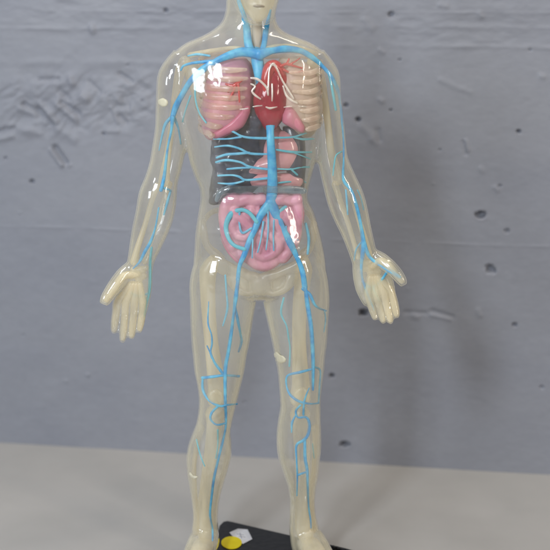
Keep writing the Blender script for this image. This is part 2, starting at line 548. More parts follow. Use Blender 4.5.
# arms
vein('arm_vein', [(172, 117, 2.6), (171, 130, 1.9), (168, 146, 1.9), (166.5, 162, 2.1), (164, 176, 2.4), (160.5, 190, 1.9)])
vein('arm_vein', [(172, 117, 2.6), (166, 124, 2.1), (162, 134, 1.6), (159, 150, 1.1)], 0.005, 'vein_pale')
vein('arm_vein', [(174, 118, 2.2), (178, 128, 1.6), (180.5, 144, 1)], 0.005, 'vein_pale')
vein('arm_vein', [(190, 96, 1.3), (185, 110, 1.3), (183, 122, 1)], 0.007, 'vein_teal')
vein('arm_vein', [(162, 188, 1.6), (167, 189, 1.6), (171, 191, 1.3)], 0.003, 'vein_pale')
vein('arm_vein', [(170, 191, 1.6), (167, 202, 1.6), (163.5, 215, 1.3)], 0.005, 'vein_pale')
vein('arm_vein', [(159, 208, 1.1), (156, 226, 1.5), (150.5, 241, 2.1), (145, 251, 2.4), (139, 262, 1.5), (133, 269, 0.9)], 0.003)
vein('arm_vein', [(152, 248, 1.3), (150.5, 262, 1.6), (150, 278, 2.1), (149, 292, 2.3), (146, 304, 1.9), (144, 316, 1.2)], 0.0025, 'vein_teal')
vein('arm_vein', [(131, 292.5, 1.3), (135, 295, 1.6), (141, 296, 1.3), (148, 293, 1.3)], 0.003, 'vein_pale')
vein('arm_vein', [(340, 104, 1.5), (342, 122, 1.4), (344, 142, 1.4), (344, 162, 1.6), (343.5, 180, 1.7), (352, 191, 1.8), (357.5, 208, 1.9), (361.5, 227, 2.3), (363.5, 244, 3.0), (362, 262, 2.2), (362, 276, 1.8), (365, 288, 1.6), (370, 300, 1.3), (374, 310, .9)], 0.0022)
vein('arm_vein', [(363, 242, 2.8), (370, 257, 2.8), (380, 265.5, 2.5), (390, 270.5, 2.3), (400, 277.5, 1.6)], 0.0022)
vein('arm_vein', [(362, 281, 1.5), (371, 287, 1.9), (379.5, 282.5, 1.6), (387, 272, 1.5)], 0.003, 'vein_pale')
vein('arm_vein', [(373, 286, 1.3), (376, 294, 1.1), (380, 302, .8)], 0.003, 'vein_teal')
vein('arm_vein', [(361, 243, 1.3), (356.5, 250, 1.3), (354.5, 260, 1)], 0.003, 'vein_pale')
vein('arm_vein', [(344, 151, 1.3), (337, 155, 1.3), (334, 164, 1.3), (333, 175, 1)], 0.005, 'vein_teal')
vein('arm_vein', [(345.5, 190, 1.2), (346.5, 202, 1.4), (347.5, 214, 1.1)], 0.004, 'vein_pale')
vein('arm_vein', [(357, 190, 1), (361, 198, 1.1), (364, 210, 1)], 0.003, 'vein_pale')
# trunk branches over liver and stomach
for pts in ([(222, 128.5, 1), (232, 131, 1.1), (241, 136, 1.2), (250, 138, 1.3), (268, 138, 1.2)],
            [(214, 139, 1), (228, 139, 1.1), (241, 137, 1.2)],
            [(215, 147, 1), (228, 146, 1.2), (240, 149, 1.3), (249, 153, 1.3), (259, 154, 1.2), (269, 154, 1)],
            [(216, 158, 1), (226, 155, 1.2), (239, 153.5, 1.3), (249, 153, 1.2)],
            [(216, 162, 1), (226, 160, 1.2), (240, 162, 1.3), (250, 167, 1.4), (268, 169, 1.2)],
            [(227, 169, .9), (238, 168.5, 1), (251, 167.5, 1)],
            [(218, 176, 1), (232, 175.5, 1.1), (239, 177, 1.2), (246, 180, 1.3), (268, 178, 1.2)],
            [(218, 183, .9), (232, 184, 1.2), (244, 181, 1.2)]):
    vein('trunk_vein', pts, 0.0068, 'vein_pale')
for pts in ([(274, 138, 1.1), (292, 137, 1.1), (303, 134, 1), (313, 130, .9)],
            [(293, 137, 1), (303, 139, 1), (314, 139, .9)],
            [(276, 150, 1), (293, 152, 1.1), (312, 152, .9)],
            [(292, 152, 1), (302, 156, 1), (311, 159, .8)],
            [(274, 169, 1.1), (291, 169, 1.2), (301, 167, 1.1), (309, 167, .9)],
            [(291, 169, 1.1), (297, 175, 1.2), (306, 183, 1)],
            [(276, 183, 1.1), (288, 182, 1.1), (303, 182, .9)]):
    vein('trunk_vein', pts, 0.0066, 'vein_teal')
# pelvis and bowel
vein('iliac_vein', [(270, 202, 5.2), (276, 214, 4.2), (282, 226, 3.7), (290, 243, 3.4), (297, 258, 3.1), (302, 272, 2.9), (305, 288, 2.7)], 0.0055)
vein('iliac_vein', [(270, 203, 5), (261, 215, 4.2), (255.5, 229, 3.8), (249, 241, 3.5), (244, 254, 3), (240, 266, 2.7), (238, 280, 2.6)], 0.0055)
vein('bowel_vein', [(257, 222, 1.8), (249, 213, 2.2), (241, 210, 2.3), (232, 214, 2.5), (226.5, 225, 2.5), (227.5, 237, 2.5), (234, 245, 2.1), (244, 249, 1.8)], 0.0045, 'vein_teal')
vein('bowel_vein', [(240, 212, 1.2), (239, 224, 1), (243, 233, 1.1), (251, 228, 1)], 0.0047, 'vein_pale')
vein('bowel_vein', [(277, 216, 1.5), (283, 208.5, 1.7), (292, 204, 1.6), (300, 201, 1.2)], 0.0045, 'vein_teal')
for pts in ([(263, 222, 1), (261, 238, 1), (258, 252, .8)], [(268.5, 212, 1), (268, 232, 1), (266, 250, .8)], [(274, 220, 1), (273, 236, 1), (274, 250, .7)],
            [(253, 240, 1), (252, 258, .8)], [(286, 226, 1), (287, 240, .8)], [(290, 212, 1), (293, 226, .9), (297, 240, .9)], [(306, 224, 1.3), (309, 238, 1.6), (308, 254, 1.3)]):
    vein('bowel_vein', pts, 0.0047, 'vein_pale')
# legs
vein('leg_vein', [(238, 279, 2.6), (236, 297, 2.4), (234, 315, 2.2), (231, 335, 2), (228, 352, 1.9), (225.5, 370, 2.1), (225, 400, 1.9), (226, 424, 1.7), (223.5, 440, 1.8), (219, 456, 2.1), (213.5, 478, 2), (211.3, 496, 1.7), (210.5, 515, 1.6), (212, 530, 1.6), (212, 541, 1.3)])
vein('leg_vein', [(305, 287, 2.7), (308, 305, 2.5), (311, 325, 2.4), (312.5, 345, 2.3), (313, 366, 2.2), (313, 390, 2)])
vein('leg_vein', [(225, 275, 1.2), (226, 293, 1.4), (227.5, 308, 1.3), (223, 326, .9)], 0.004, 'vein_pale')
vein('leg_vein', [(235, 306, 1.8), (237, 318, 1.7), (240, 333, 1.6), (241.5, 342, 1.6), (239, 352, 1)], 0.003)
vein('leg_vein', [(209, 302, .7), (208, 323, .9), (211, 334, 1.1), (212.5, 344, 1.3), (210.5, 352, 1.3), (214.5, 362, 1.5), (220, 370, 1.8), (224.5, 375, 2)])
vein('leg_vein', [(207, 346, .8), (210, 352, 1), (212, 358, .9)])
vein('leg_vein', [(202.5, 378, 1.7), (212, 377, 1.9), (224.5, 375, 2.1), (239, 376, 1.6)])
vein('leg_vein', [(202.5, 378, 1.6), (203.5, 390, 1.7), (209, 400, 1.7), (219, 406, 2), (227, 404.5, 1.8), (237, 404, 1.3)])
vein('leg_vein', [(219, 406, 1.7), (212.5, 412, 1.7), (211, 419.5, 1.6), (216.5, 425, 1.5), (225.5, 423, 1.4)])
vein('leg_vein', [(197, 440, 1.2), (200, 454, 1.2), (205, 466, .9)], 0.004, 'vein_teal')
vein('leg_vein', [(218, 430, 1), (218, 445, 1), (216, 458, .9)], 0.005, 'vein_teal')
vein('leg_vein', [(303, 289, 2), (310, 295, 2), (316, 306, 1.8), (326, 311, 1.2)])
vein('leg_vein', [(325, 311, 1.1), (325, 320, 1.1), (324, 332, .8)], 0.003, 'vein_pale')
vein('leg_vein', [(284, 298, 1.1), (281.5, 313, 1.2), (286, 326, 1.3), (288, 337, 1.2), (290.5, 348, 1), (289, 366, 1.2)], 0.004, 'vein_teal')
vein('leg_vein', [(312, 369, 1.6), (300, 372, 1.7), (288, 376, 1.6), (286.7, 386, 1.5), (291, 395, 1.5), (300, 401.5, 1.6), (311, 403.5, 1.6), (319, 403, 1.2)])
vein('leg_vein', [(313, 367, 1.5), (320, 370, 1.4), (319.5, 386, 1.3), (318.5, 402, 1.1)], 0.003, 'vein_pale')
vein('leg_vein', [(309, 388, 1), (306, 396, 1.4), (304, 404, 1.5), (303.5, 415, 1.5)])
vein('leg_vein', [(301, 405, 1.3), (296, 411, 1.5), (298, 417, 1.6), (306, 417, 1.6), (309, 425, 1.7), (308, 434, 1.8), (304, 440, 1.8), (297, 445.5, 1.5), (297, 460, 1.3), (297, 476, 1.2), (296.5, 496, .9)])
vein('leg_vein', [(296, 415, 1.3), (292.5, 423, 1.4), (291.5, 432, 1)])
vein('leg_vein', [(304.5, 440, 1.8), (305, 458, 1.9), (307, 470, 1.8), (308, 484, 1.6), (308.5, 504, 1.4), (310, 520, 1.3), (310.7, 528, 1.1)])
vein('leg_vein', [(297.5, 475.5, 1.2), (302, 473.5, 1.3), (308, 471.5, 1.4)])
vein('leg_vein', [(313, 444, 1), (314, 458, .9)], 0.004, 'vein_teal')

# ------------------------------------------------------------------ organs


def organ(name, rows, mat, d=0.0, sub=3, jitter=0.0, scale=60, label=None, exp=2.1):
    bm = bmesh.new()
    edges_loft(bm, [(r[0], r[1], r[2], r[3], (r[4] if len(r) > 4 else d)) for r in rows], 24, exp)
    bm = remesh(bm, 0.0009, 3)
    if jitter:
        from mathutils import noise
        bm.normal_update()
        for v in bm.verts:
            v.co += v.normal * (noise.noise(v.co * scale) * jitter)
    return link_mesh(name, bm, M[mat], root, label=label)


heart_rows = [(66, 266, 280, 5), (72, 261, 284, 10), (79, 258, 285.5, 13), (89, 255, 287.5, 15), (100, 253, 288.5, 16), (110, 254, 287.5, 15), (118, 257, 284.5, 13), (125, 261.5, 279.5, 9), (131, 266.5, 273.5, 4)]
organ('heart', heart_rows, 'heart', -0.011, jitter=0.0006, scale=120)
# aorta over the heart
bm = bmesh.new()
tube(bm, [(P(x, y, d), r * U(y)) for x, y, r, d in ((265.5, 92, 3, -.0185), (266.5, 79, 5.5, -.017), (269.5, 69, 6.5, -.0155), (274, 66.5, 6.8, -.0145), (279, 71, 6.5, -.0135), (282.5, 81, 5, -.0135))], 14)
link_mesh('aorta', bm, M['artery'], root)
LUNG_D = -0.004
organ('lung', [(58, 226, 246, 10), (66, 214, 252, 18), (80, 206, 255, 23), (100, 202, 254, 26), (118, 200, 250, 26), (132, 203, 236, 20), (139, 208, 220, 8)], 'lung', LUNG_D, jitter=0.0008, scale=90, label='mauve lung behind pale ribs')
organ('lung', [(58, 280, 298, 10), (66, 277, 310, 18), (80, 276, 318, 22), (100, 276, 322, 25), (116, 280, 322, 25), (128, 292, 318, 20), (136, 300, 312, 8)], 'lung_beige', LUNG_D + .002, jitter=0.0008, scale=90)


def slab(name, pts, mat, d, th, parent=root, label=None):
    """a thick rounded plate with the traced outline, moulded in the round"""
    bm = bmesh.new()
    c = sum((P(x, y, d) for x, y in pts), Vector()) / len(pts)
    rings = []
    for s, o in ((0.0, -1), (0.55, -0.92), (0.85, -0.6), (1.0, 0.0), (0.9, .6), (0.6, 1)):
        rings.append([bm.verts.new(c + (P(x, y, d) - c) * max(s, 0.02) + Vector((0, o * th, 0))) for x, y in pts])
    n = len(pts)
    for r0, r1 in zip(rings, rings[1:]):
        for i in range(n):
            j = (i + 1) % n
            bm.faces.new((r0[i], r0[j], r1[j], r1[i]))
    bm.faces.new(rings[0])
    bm.faces.new(rings[-1][::-1])
    bmesh.ops.recalc_face_normals(bm, faces=bm.faces[:])
    bmesh.ops.subdivide_edges(bm, edges=bm.edges[:], cuts=1, use_grid_fill=True, smooth=0.4)
    return link_mesh(name, bm, M[mat], parent, label=label)


slab('lung_lobe', [(250, 106), (248, 118), (243, 127), (230, 134), (216, 139), (210, 137), (214, 132), (226, 124), (238, 114), (246, 106)], 'lobe', -.016, .006)
slab('lung_lobe', [(286, 107), (292, 106), (299, 115), (305, 126), (304, 133), (297, 131), (288, 126), (282, 122)], 'lobe', -.016, .006)
organ('liver', [(106, 246, 262, 8, -.006), (116, 243, 268, 14, -.006), (126, 234, 270, 14, -.003), (134, 214, 272, 15, -.002), (150, 210, 272, 15, -.001), (170, 211, 268, 15, -.001), (184, 210, 262, 14, -.001), (196, 208, 250, 11, -.002), (203, 209, 230, 6, -.003)],
      'liver', -0.007, jitter=0.0022, scale=130)
organ('spleen', [(126, 282, 300, 8), (140, 284, 305, 12), (160, 286, 306, 13), (176, 286, 305, 12), (190, 284, 304, 8)], 'liver', -0.003, jitter=0.0008)
# stomach with its tail towards the liver
bm = bmesh.new()
u = U(150)
bmesh.ops.create_icosphere(bm, subdivisions=4, radius=1, matrix=Matrix.Translation(P(282.5, 151, -.006)) @ Matrix.Rotation(math.radians(14), 4, 'Y') @ Matrix.Diagonal((19.5 * u, 12.5 * u, 20.5 * u, 1)))
tube(bm, [(P(x, y, -.0065), r * u) for x, y, r in ((281, 160, 11), (270, 164, 10), (260, 167, 8.5), (252, 170, 6), (248, 174, 4))], 18, 5)
tube(bm, [(P(x, y, -.004), r * u) for x, y, r in ((279, 138, 6), (276, 129, 4.5), (273, 122, 4))], 14, 4)
link_mesh('stomach', remesh(bm, .0008, 9), M['stomach'], root)
organ('pancreas', [(173, 264, 296, 4), (177, 252, 302, 8), (182, 248, 303, 8), (187, 252, 300, 4)], 'stomach', -.008, jitter=.0006, scale=140)
# pipes of the bowel
bm = bmesh.new()


def gut(pts):
    tube(bm, [(P(x, y, d), r * U(y)) for x, y, r, d in pts], 14, 6)


D0 = -.0135
gut([(226, 203, 6, D0), (233, 199.5, 7, D0), (240, 201, 6.2, D0), (247, 198.5, 7, D0), (255, 200, 6.3, D0), (262, 199, 6.8, D0)])
gut([(277, 200, 6.5, D0), (284, 198.5, 7, D0), (291, 200, 6, D0), (297, 199, 6.5, D0)])
gut([(226, 206, 6.5, D0), (225, 217, 6.8, D0 + .001), (226, 228, 6.2, D0), (228, 239, 6.8, D0 + .001), (233, 250, 6.2, D0 + .001), (240, 258, 6, D0)])
gut([(297, 203, 6, D0 + .001), (298, 214, 6.5, D0 + .001), (297, 226, 6, D0 + .001), (295, 238, 6.4, D0 + .001), (290, 249, 6, D0 + .001), (283, 258, 6, D0)])
for i, x in enumerate((235, 243.5, 252, 261, 270, 279, 288)):
    top = 209 + (i % 2) * 3 + random.uniform(-2, 2)
    bot = min(266 - abs(x - 263) * 0.6, 264) + random.uniform(-2, 2)
    n = 6
    gut([(x + 2.6 * math.sin(j * 2.1 + i * 1.7) + random.uniform(-.8, .8), top + (bot - top) * j / (n - 1), 5.3 + random.uniform(-.6, .8), D0 + random.uniform(-.0014, .0012)) for j in range(n)])
gut([(236, 216, 4.8, D0 - .002), (244, 221, 5, D0 - .003), (250, 229, 5, D0 - .003), (246, 237, 4.6, D0 - .003), (238, 236, 4.6, D0 - .002)])
gut([(262, 232, 5, D0 - .002), (271, 236, 5, D0 - .003), (279, 243, 5, D0 - .003), (275, 252, 4.8, D0 - .003), (265, 257, 5, D0 - .002), (256, 254, 4.8, D0 - .002)])
gut([(248, 258, 5.5, D0), (257, 264, 6, D0), (266, 265.5, 6, D0), (275, 261, 5.5, D0)])
link_mesh('bowel', remesh(bm, .0007, 5), M['bowel'], root)
# grey clear band above the bowel
bm = bmesh.new()
tube(bm, [(P(x, y, -.0175), r * U(y)) for x, y, r in ((217, 200, 2.5), (221, 192.5, 3.5), (230, 189.5, 4.2), (245, 190, 4), (262, 189, 4), (280, 189.5, 4), (296, 190, 4.2), (304, 191, 3))], 12, 5)
link_mesh('bowel_cover_rim', bm, M['tray'], root)
# clear cover over the bowel cavity
bm = bmesh.new()
edges_loft(bm, [(194, 224, 301, 3, -.017), (200, 219, 303, 7, -.0165), (220, 218, 303, 9.5, -.0165), (240, 222, 301, 9.5, -.0165), (256, 233, 291, 7.5, -.0165), (270, 252, 276, 3, -.016)], 28)
link_mesh('bowel_cover', bm, M['cover'], root)
# windpipe
bm = bmesh.new()
chain_loft(bm, [(257, 20, 5, 5, -.008), (257, 34, 5.2, 5, -.007), (257, 50, 5.2, 5, -.007), (258, 64, 5, 5, -.004)])
link_mesh('windpipe', bm, M['trachea'], root)
# arteries on the lungs
for pts in ([(242, 80, 1.2), (236, 84, 1.6), (232, 86, 1.5), (226, 84, .9)], [(236, 84, 1.3), (233, 92, 1.1), (229, 100, .7)], [(238, 83, 1.3), (239, 92, 1), (239.5, 102, .7)], [(232, 87, 1), (228, 92, .7)],
            [(281, 66, 1.3), (287, 64, 1.3), (294, 66, 1), (302, 68, .7)], [(287, 64, 1.2), (289, 59, .8)], [(289, 65, 1), (296, 61, .7), (300, 58, .5)], [(284, 70, 1.2), (292, 73, .9), (303, 71, .6)]):
    bm = bmesh.new()
    tube(bm, [(inside(x, y, .0042), r * U(y) * 1.15) for x, y, r in pts], 8, 4)
    link_mesh('lung_artery', bm, M['artery'], root)

# ------------------------------------------------------------------ pale tubes that paint white reflections over the heart
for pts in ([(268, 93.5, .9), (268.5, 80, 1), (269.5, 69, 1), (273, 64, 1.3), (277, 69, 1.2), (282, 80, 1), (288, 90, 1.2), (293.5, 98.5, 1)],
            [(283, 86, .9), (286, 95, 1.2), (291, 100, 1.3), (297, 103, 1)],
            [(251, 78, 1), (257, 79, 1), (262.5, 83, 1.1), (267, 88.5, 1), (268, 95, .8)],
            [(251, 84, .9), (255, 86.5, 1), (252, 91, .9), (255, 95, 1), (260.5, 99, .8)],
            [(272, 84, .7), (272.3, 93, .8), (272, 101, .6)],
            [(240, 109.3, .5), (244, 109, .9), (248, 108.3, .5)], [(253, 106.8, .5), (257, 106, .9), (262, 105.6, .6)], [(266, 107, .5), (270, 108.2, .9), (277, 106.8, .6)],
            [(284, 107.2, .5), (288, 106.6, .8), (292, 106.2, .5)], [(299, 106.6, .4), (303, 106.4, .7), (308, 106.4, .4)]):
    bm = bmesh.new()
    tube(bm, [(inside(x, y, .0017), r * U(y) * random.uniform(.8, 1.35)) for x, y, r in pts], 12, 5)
    link_mesh('chest_glint', bm, M['glint'], root)

# ------------------------------------------------------------------ skeleton


def bone(name, pts, mat='bone', seg=14, flat=1.0, label=None):
    bm = bmesh.new()
    tube(bm, [(P(x, y, d), r * U(y)) for x, y, r, d in pts], seg, 5, flat)
    return link_mesh(name, bm, M[mat], root, label=label)


for left, ys in ((True, (67, 76, 86, 95, 104.5, 114, 123.5, 132.5)), (False, (70, 79, 89, 99, 108, 117, 126))):
    for i, y in enumerate(ys):
        if left:
            xin = (246, 247, 246, 244, 241, 233, 222, 214)[i]
            pts = [(xin, y + 2.5, 1.6, -.0210), (xin * .6 + 207 * .4, y + 3.2, 2.9, -.0225), (209, y + 1.2, 3.2, -.0180), (201.5, y - 2, 3, -.009), (199, y - 5, 2.6, .002), (204, y - 10, 2.4, .010), (222, y - 14, 2.2, .017), (250, y - 13, 2, .018)]
        else:
            xin = (290, 291, 293, 295, 300, 303, 307)[i]
            pts = [(xin, y + 2.5, 1.5, -.0200), (308, y + 3.2, 2.5, -.020), (316, y + 1, 2.8, -.0155), (321, y - 3, 2.6, -.005), (320, y - 9, 2.4, .008), (300, y - 14, 2.2, .017), (266, y - 13, 2, .018)]
        bone('rib', pts, 'rib', 12, .5)
# spine
bm = bmesh.new()
for j in range(26):
    y = 24 + j * 9.2
    x = 256 + 12 * math.sin(min(max((y - 40) / 150, 0), 1) * math.pi / 2)
    chain_loft(bm, [(x, y - 3.6, 6.2, 6, .014), (x, y, 5.4, 5.4, .014), (x, y + 3.6, 6.2, 6, .014)], 12)
link_mesh('spine', bm, M['bone'], root)
bone('collarbone', [(251, 52, 2.6, -.012), (236, 48, 2, -.013), (216, 50, 2, -.006), (190, 55, 2.8, .002)])
bone('collarbone', [(262, 51, 2.6, -.012), (277, 46, 2, -.013), (297, 47, 2, -.006), (316, 54, 2.8, .002)])
organ('jaw', [(-8, 238, 277, 18, -.004), (2, 240, 275, 20, -.006), (9, 244, 272, 17, -.008), (16, 249, 267, 11, -.011), (22, 254, 262, 5, -.013)], 'bone')
bone('mouth_shade', [(254, 6, .8, -.0258), (257, 6, 1.4, -.0265), (260.5, 6, 1.4, -.0265), (264, 6.5, .8, -.0258)], 'mouth_shade')  # mouth slit as a dark tube, crease shade put into its colour
slab('shoulder_blade', [(184, 60), (205, 66), (216, 80), (212, 105), (203, 118), (193, 96), (184, 74)], 'bone', .017, .003)
slab('shoulder_blade', [(318, 60), (300, 66), (290, 80), (294, 105), (303, 118), (311, 96), (318, 74)], 'bone', .017, .003)
# arm bones
bone('upper_arm_bone', [(185, 62, 6.5, .002), (180, 72, 5.2, .002), (175.5, 95, 3.7, .002), (172, 125, 3.3, .002), (167.5, 155, 3.5, .002), (165, 172, 5, .002), (164, 182, 6, .002)])
bone('upper_arm_bone', [(313, 62, 6.5, .002), (319, 72, 5.2, .002), (324, 95, 3.7, .002), (328, 125, 3.5, .002), (331, 150, 3.7, .002), (335, 168, 5, .002), (337.5, 180, 6, .002)])
bone('forearm_bone', [(157, 186, 3.6, 0), (152, 200, 2.7, -.002), (145, 225, 2.6, -.003), (137.5, 248, 3, -.005), (134, 262, 4, HY)])
bone('forearm_bone', [(169, 184, 3.6, 0), (164, 200, 2.7, 0), (157, 225, 2.4, -.002), (149, 247, 2.4, -.004), (145, 262, 2.8, HY)])
bone('forearm_bone', [(335, 184, 3.6, 0), (340, 200, 2.7, 0), (347, 220, 2.5, -.002), (354, 243, 2.4, -.004), (358, 257, 2.8, HY)])
bone('forearm_bone', [(345, 182, 3.6, 0), (353, 200, 2.7, -.002), (359, 220, 2.6, -.003), (366, 243, 3, -.005), (369, 256, 4, HY)])


def wrist(pts, name='wrist_bone'):
    b = bmesh.new()
    for x, y, r in pts:
        u = U(y)
        mt = Matrix.Translation(P(x, y, HY + .0005)) @ Matrix.Diagonal((r * u, r * u * .9, r * u, 1))
        bmesh.ops.create_icosphere(b, subdivisions=3, radius=1, matrix=mt)
    link_mesh(name, remesh(b, .0007, 3), M['bone'], root)


wrist(((134, 270, 4), (141, 270, 4.2), (137, 275, 4.2), (144, 276, 3.6), (131, 276, 3.6), (139, 280, 4), (146, 268, 3.2)))
wrist(((366, 263, 4), (372, 262, 4), (369, 268, 4.2), (376, 268, 3.6), (363, 269, 3.6), (371, 273, 4.2), (378, 272, 3.2)))
HANDS = [((138, 282), FL, [(124, 276), (115, 287), (106.5, 299.5)]), ((371, 275), FR, [(381, 261), (391, 268.5), (401.5, 281)])]
for (wx, wy), F, th in HANDS:
    for q, f in enumerate(F):
        x0, y0 = wx + (f[0][0] - wx) * .35, wy + (f[0][1] - wy) * .1
        pts = [(x0, y0, 3.2), ((x0 + f[0][0]) / 2, (y0 + f[0][1]) / 2, 3.6), (f[0][0], f[0][1], 3.9), (f[1][0], f[1][1], 3.5), (f[2][0], f[2][1], 3.5), (f[3][0], f[3][1], 2.6)]
        b = bmesh.new()
        tube(b, [(inside(x, y, .0032), r * U(y)) for x, y, r in pts], 10, 5)
        link_mesh('finger_bone', b, M['bone'], root)
    b = bmesh.new()
    tube(b, [(inside(x, y, .0035), r * U(y)) for (x, y), r in zip([(wx, wy - 8)] + th, (3, 4, 3.8, 2.8))], 10, 5)
    link_mesh('thumb_bone', b, M['bone'], root)

# pelvis: two wings and the front arch, one continuous bone
bm = bmesh.new()


def pel(pts):
    tube(bm, [(P(x, y, d), r * U(y)) for x, y, r, d in pts], 12, 5)


pel([(203, 222, 3, .004), (212, 212, 3, .012), (228, 210, 4, .018), (246, 216, 5, .020)])
pel([(314, 222, 3, .004), (306, 212, 3, .012), (292, 210, 4, .018), (276, 216, 5, .020)])


def plate(pts, d, th):
    o = slab('plate', pts, 'bone', d, th)
    bm.from_mesh(o.data)
    m_ = o.data
    bpy.data.objects.remove(o)
    bpy.data.meshes.remove(m_)


for pts in ([(199, 222), (203, 219), (206, 224), (207, 236), (210, 246), (217, 253), (226, 258), (222, 262), (212, 257), (204, 248), (200, 236)],
            [(317, 222), (313, 219), (310, 224), (310, 236), (308, 246), (302, 253), (294, 258), (298, 262), (308, 257), (314, 248), (317, 236)]):
    plate(pts, -.004, .005)
for pts in ([(214, 254), (224, 259), (236, 265), (248, 271), (260, 274), (260, 282), (250, 281), (240, 276), (230, 274), (222, 275), (213, 268)],
            [(307, 254), (298, 259), (287, 264), (274, 270), (260, 274), (260, 282), (271, 281), (282, 276), (292, 273), (300, 273), (309, 266)],
            [(254, 276), (267, 276), (272, 284), (270, 293), (262, 296), (252, 293), (249, 284)],
            [(226, 272), (236, 274), (238, 284), (246, 291), (256, 293), (248, 297), (236, 293), (227, 283)],
            [(298, 270), (288, 273), (285, 284), (277, 291), (266, 293), (274, 297), (286, 293), (296, 283)]):
    plate(pts, -.0095, .0045)
plate([(226, 262), (260, 277), (296, 262), (290, 282), (274, 294), (246, 294), (231, 282)], -.0045, .0025)
link_mesh('pelvis', remesh(bm, .0009, 9), M['pelvis'], root)
# legs
bone('thigh_bone', [(213, 261, 6.5, .001), (208.5, 270, 9, .001), (207.5, 284, 8, 0), (208.5, 310, 7.2, -.001), (211, 340, 6.9, -.001), (214.5, 368, 8.1, -.001), (217, 388, 9.2, 0), (217, 398, 10.9, .001)])
bone('thigh_bone', [(303, 261, 6.5, .001), (303.5, 270, 9, .001), (302, 286, 8, 0), (299.5, 312, 7.2, -.001), (299, 340, 6.9, -.001), (300, 368, 8.1, -.001), (301, 386, 9.2, 0), (300, 398, 10.9, .001)])
for kx, ky in ((215.5, 398), (301.5, 396)):
    b = bmesh.new()
    u = U(ky)
    bmesh.ops.create_icosphere(b, subdivisions=4, radius=1, matrix=Matrix.Translation(P(kx, ky, -.0125)) @ Matrix.Diagonal((8 * u, 3.4 * u, 9.5 * u, 1)))
    link_mesh('kneecap', b, M['bone'], root)
bone('shin_bone', [(215, 414, 10.3, .001), (214.5, 424, 8.0, .001), (213, 440, 7.5, .001), (209.5, 465, 6.8, .001), (206.5, 490, 6.9, .002), (205, 512, 8.4, .002), (205.5, 528, 9.2, .002), (206, 536, 8.0, .001)])
bone('shin_bone', [(300, 414, 10.3, .001), (300.5, 424, 8.6, .001), (301.5, 440, 8.2, .001), (302.5, 465, 7.2, .001), (303, 490, 7.2, .002), (303, 512, 8.4, .002), (304, 526, 9.2, .002), (306, 536, 8.0, .001)])
bone('calf_bone', [(201, 428, 4.0, .006), (198, 440, 2.6, .007), (194, 465, 2.4, .007), (194.5, 490, 2.5, .007), (196, 515, 3.0, .006), (196, 532, 3.7, .005)])
bone('calf_bone', [(315, 428, 4.0, .006), (315, 440, 2.6, .007), (314, 465, 2.4, .007), (312, 490, 2.5, .007), (312, 515, 3.0, .006), (313.5, 530, 3.7, .005)])
for cx, sp in ((204.5, math.radians(-9)), (309, math.radians(17))):
    b = bmesh.new()
    c = P(cx, 552)
    dv = Vector((math.sin(sp), -math.cos(sp), 0))
    sv = Vector((math.cos(sp), math.sin(sp), 0))
    rings = []
    for t, w, h0, h1 in ((-18, 6, 3, 11), (-8, 8, 4, 17), (4, 10, 5, 22), (16, 10.5, 6, 20), (30, 11, 5, 15), (46, 12, 3.5, 10), (60, 12, 2.5, 7), (68, 8, 2.5, 5)):
        cc = c + dv * (t * uF)
        cc.z = Z0 + (h0 + h1) / 2 * uF
        rings.append((cc, sv * (w * uF), Vector((0, 0, (h1 - h0) / 2 * uF))))
    loft_rings(b, rings, 16, 2.2)
    link_mesh('foot_bone', b, M['bone'], root)

# dried glue dabs on the inside of the shell
for pts, dp in (([(160, 99), (166, 99.5), (168, 103), (165.5, 106.5), (160, 105), (158, 102)], .001),
                ([(275, 352), (280, 355), (286, 359), (284, 362.5), (278, 362), (275, 358)], .001),
                ([(190, 472), (193, 475.5), (198, 477), (193, 478), (190, 476)], .001)):
    bm = bmesh.new()
    cx = sum(p[0] for p in pts) / len(pts)
    cy = sum(p[1] for p in pts) / len(pts)
    ring = [bm.verts.new(inside(x, y, dp)) for x, y in pts]
    inn = [bm.verts.new(inside(cx + (x - cx) * .6, cy + (y - cy) * .6, dp - .0006)) for x, y in pts]
    bk = [bm.verts.new(inside(x, y, dp + .0006)) for x, y in pts]
    n = len(pts)
    for i in range(n):
        j = (i + 1) % n
        bm.faces.new((ring[i], ring[j], inn[j], inn[i]))
        bm.faces.new((bk[i], bk[j], ring[j], ring[i]))
    bm.faces.new(inn)
    bm.faces.new(bk[::-1])
    bmesh.ops.recalc_face_normals(bm, faces=bm.faces[:])
    bmesh.ops.subdivide_edges(bm, edges=bm.edges[:], cuts=1, use_grid_fill=True, smooth=.6)
    link_mesh('glue_dab', bm, M['glue'], root)

# ------------------------------------------------------------------ black base with its stickers


def prism(name, pts, z0, z1, mat, parent, bevel=0.0, round_n=0, label=None):
    bm = bmesh.new()
    bot = [bm.verts.new((p.x, p.y, z0)) for p in pts]
    top = [bm.verts.new((p.x, p.y, z1)) for p in pts]
    n = len(pts)
    for i in range(n):
        j = (i + 1) % n
        bm.faces.new((bot[i], bot[j], top[j], top[i]))
    bm.faces.new(top)
    bm.faces.new(bot[::-1])
    bmesh.ops.recalc_face_normals(bm, faces=bm.faces[:])
    if bevel:
        es = [e for e in bm.edges if all(abs(v.co.z - z1) < 1e-6 for v in e.verts)]
        bmesh.ops.bevel(bm, geom=es, offset=bevel, segments=3, affect='EDGES', profile=.5)
    return link_mesh(name, bm, M[mat], parent, smooth=False, label=label)


ZB = Z0 + 0.0006
base_px = [(223, 521.3), (227.5, 520.3), (233, 521.5), (345, 547.5), (395, 561), (402, 575), (404, 640), (392, 650), (172, 650), (160, 640), (160, 570), (170, 558), (206, 549), (214, 546), (217.2, 540), (218, 530), (219.3, 525)]
base = prism('display_base', [PZ(x, y, ZB) for x, y in base_px], ZT + .0002, ZB, 'black', root, .0012)
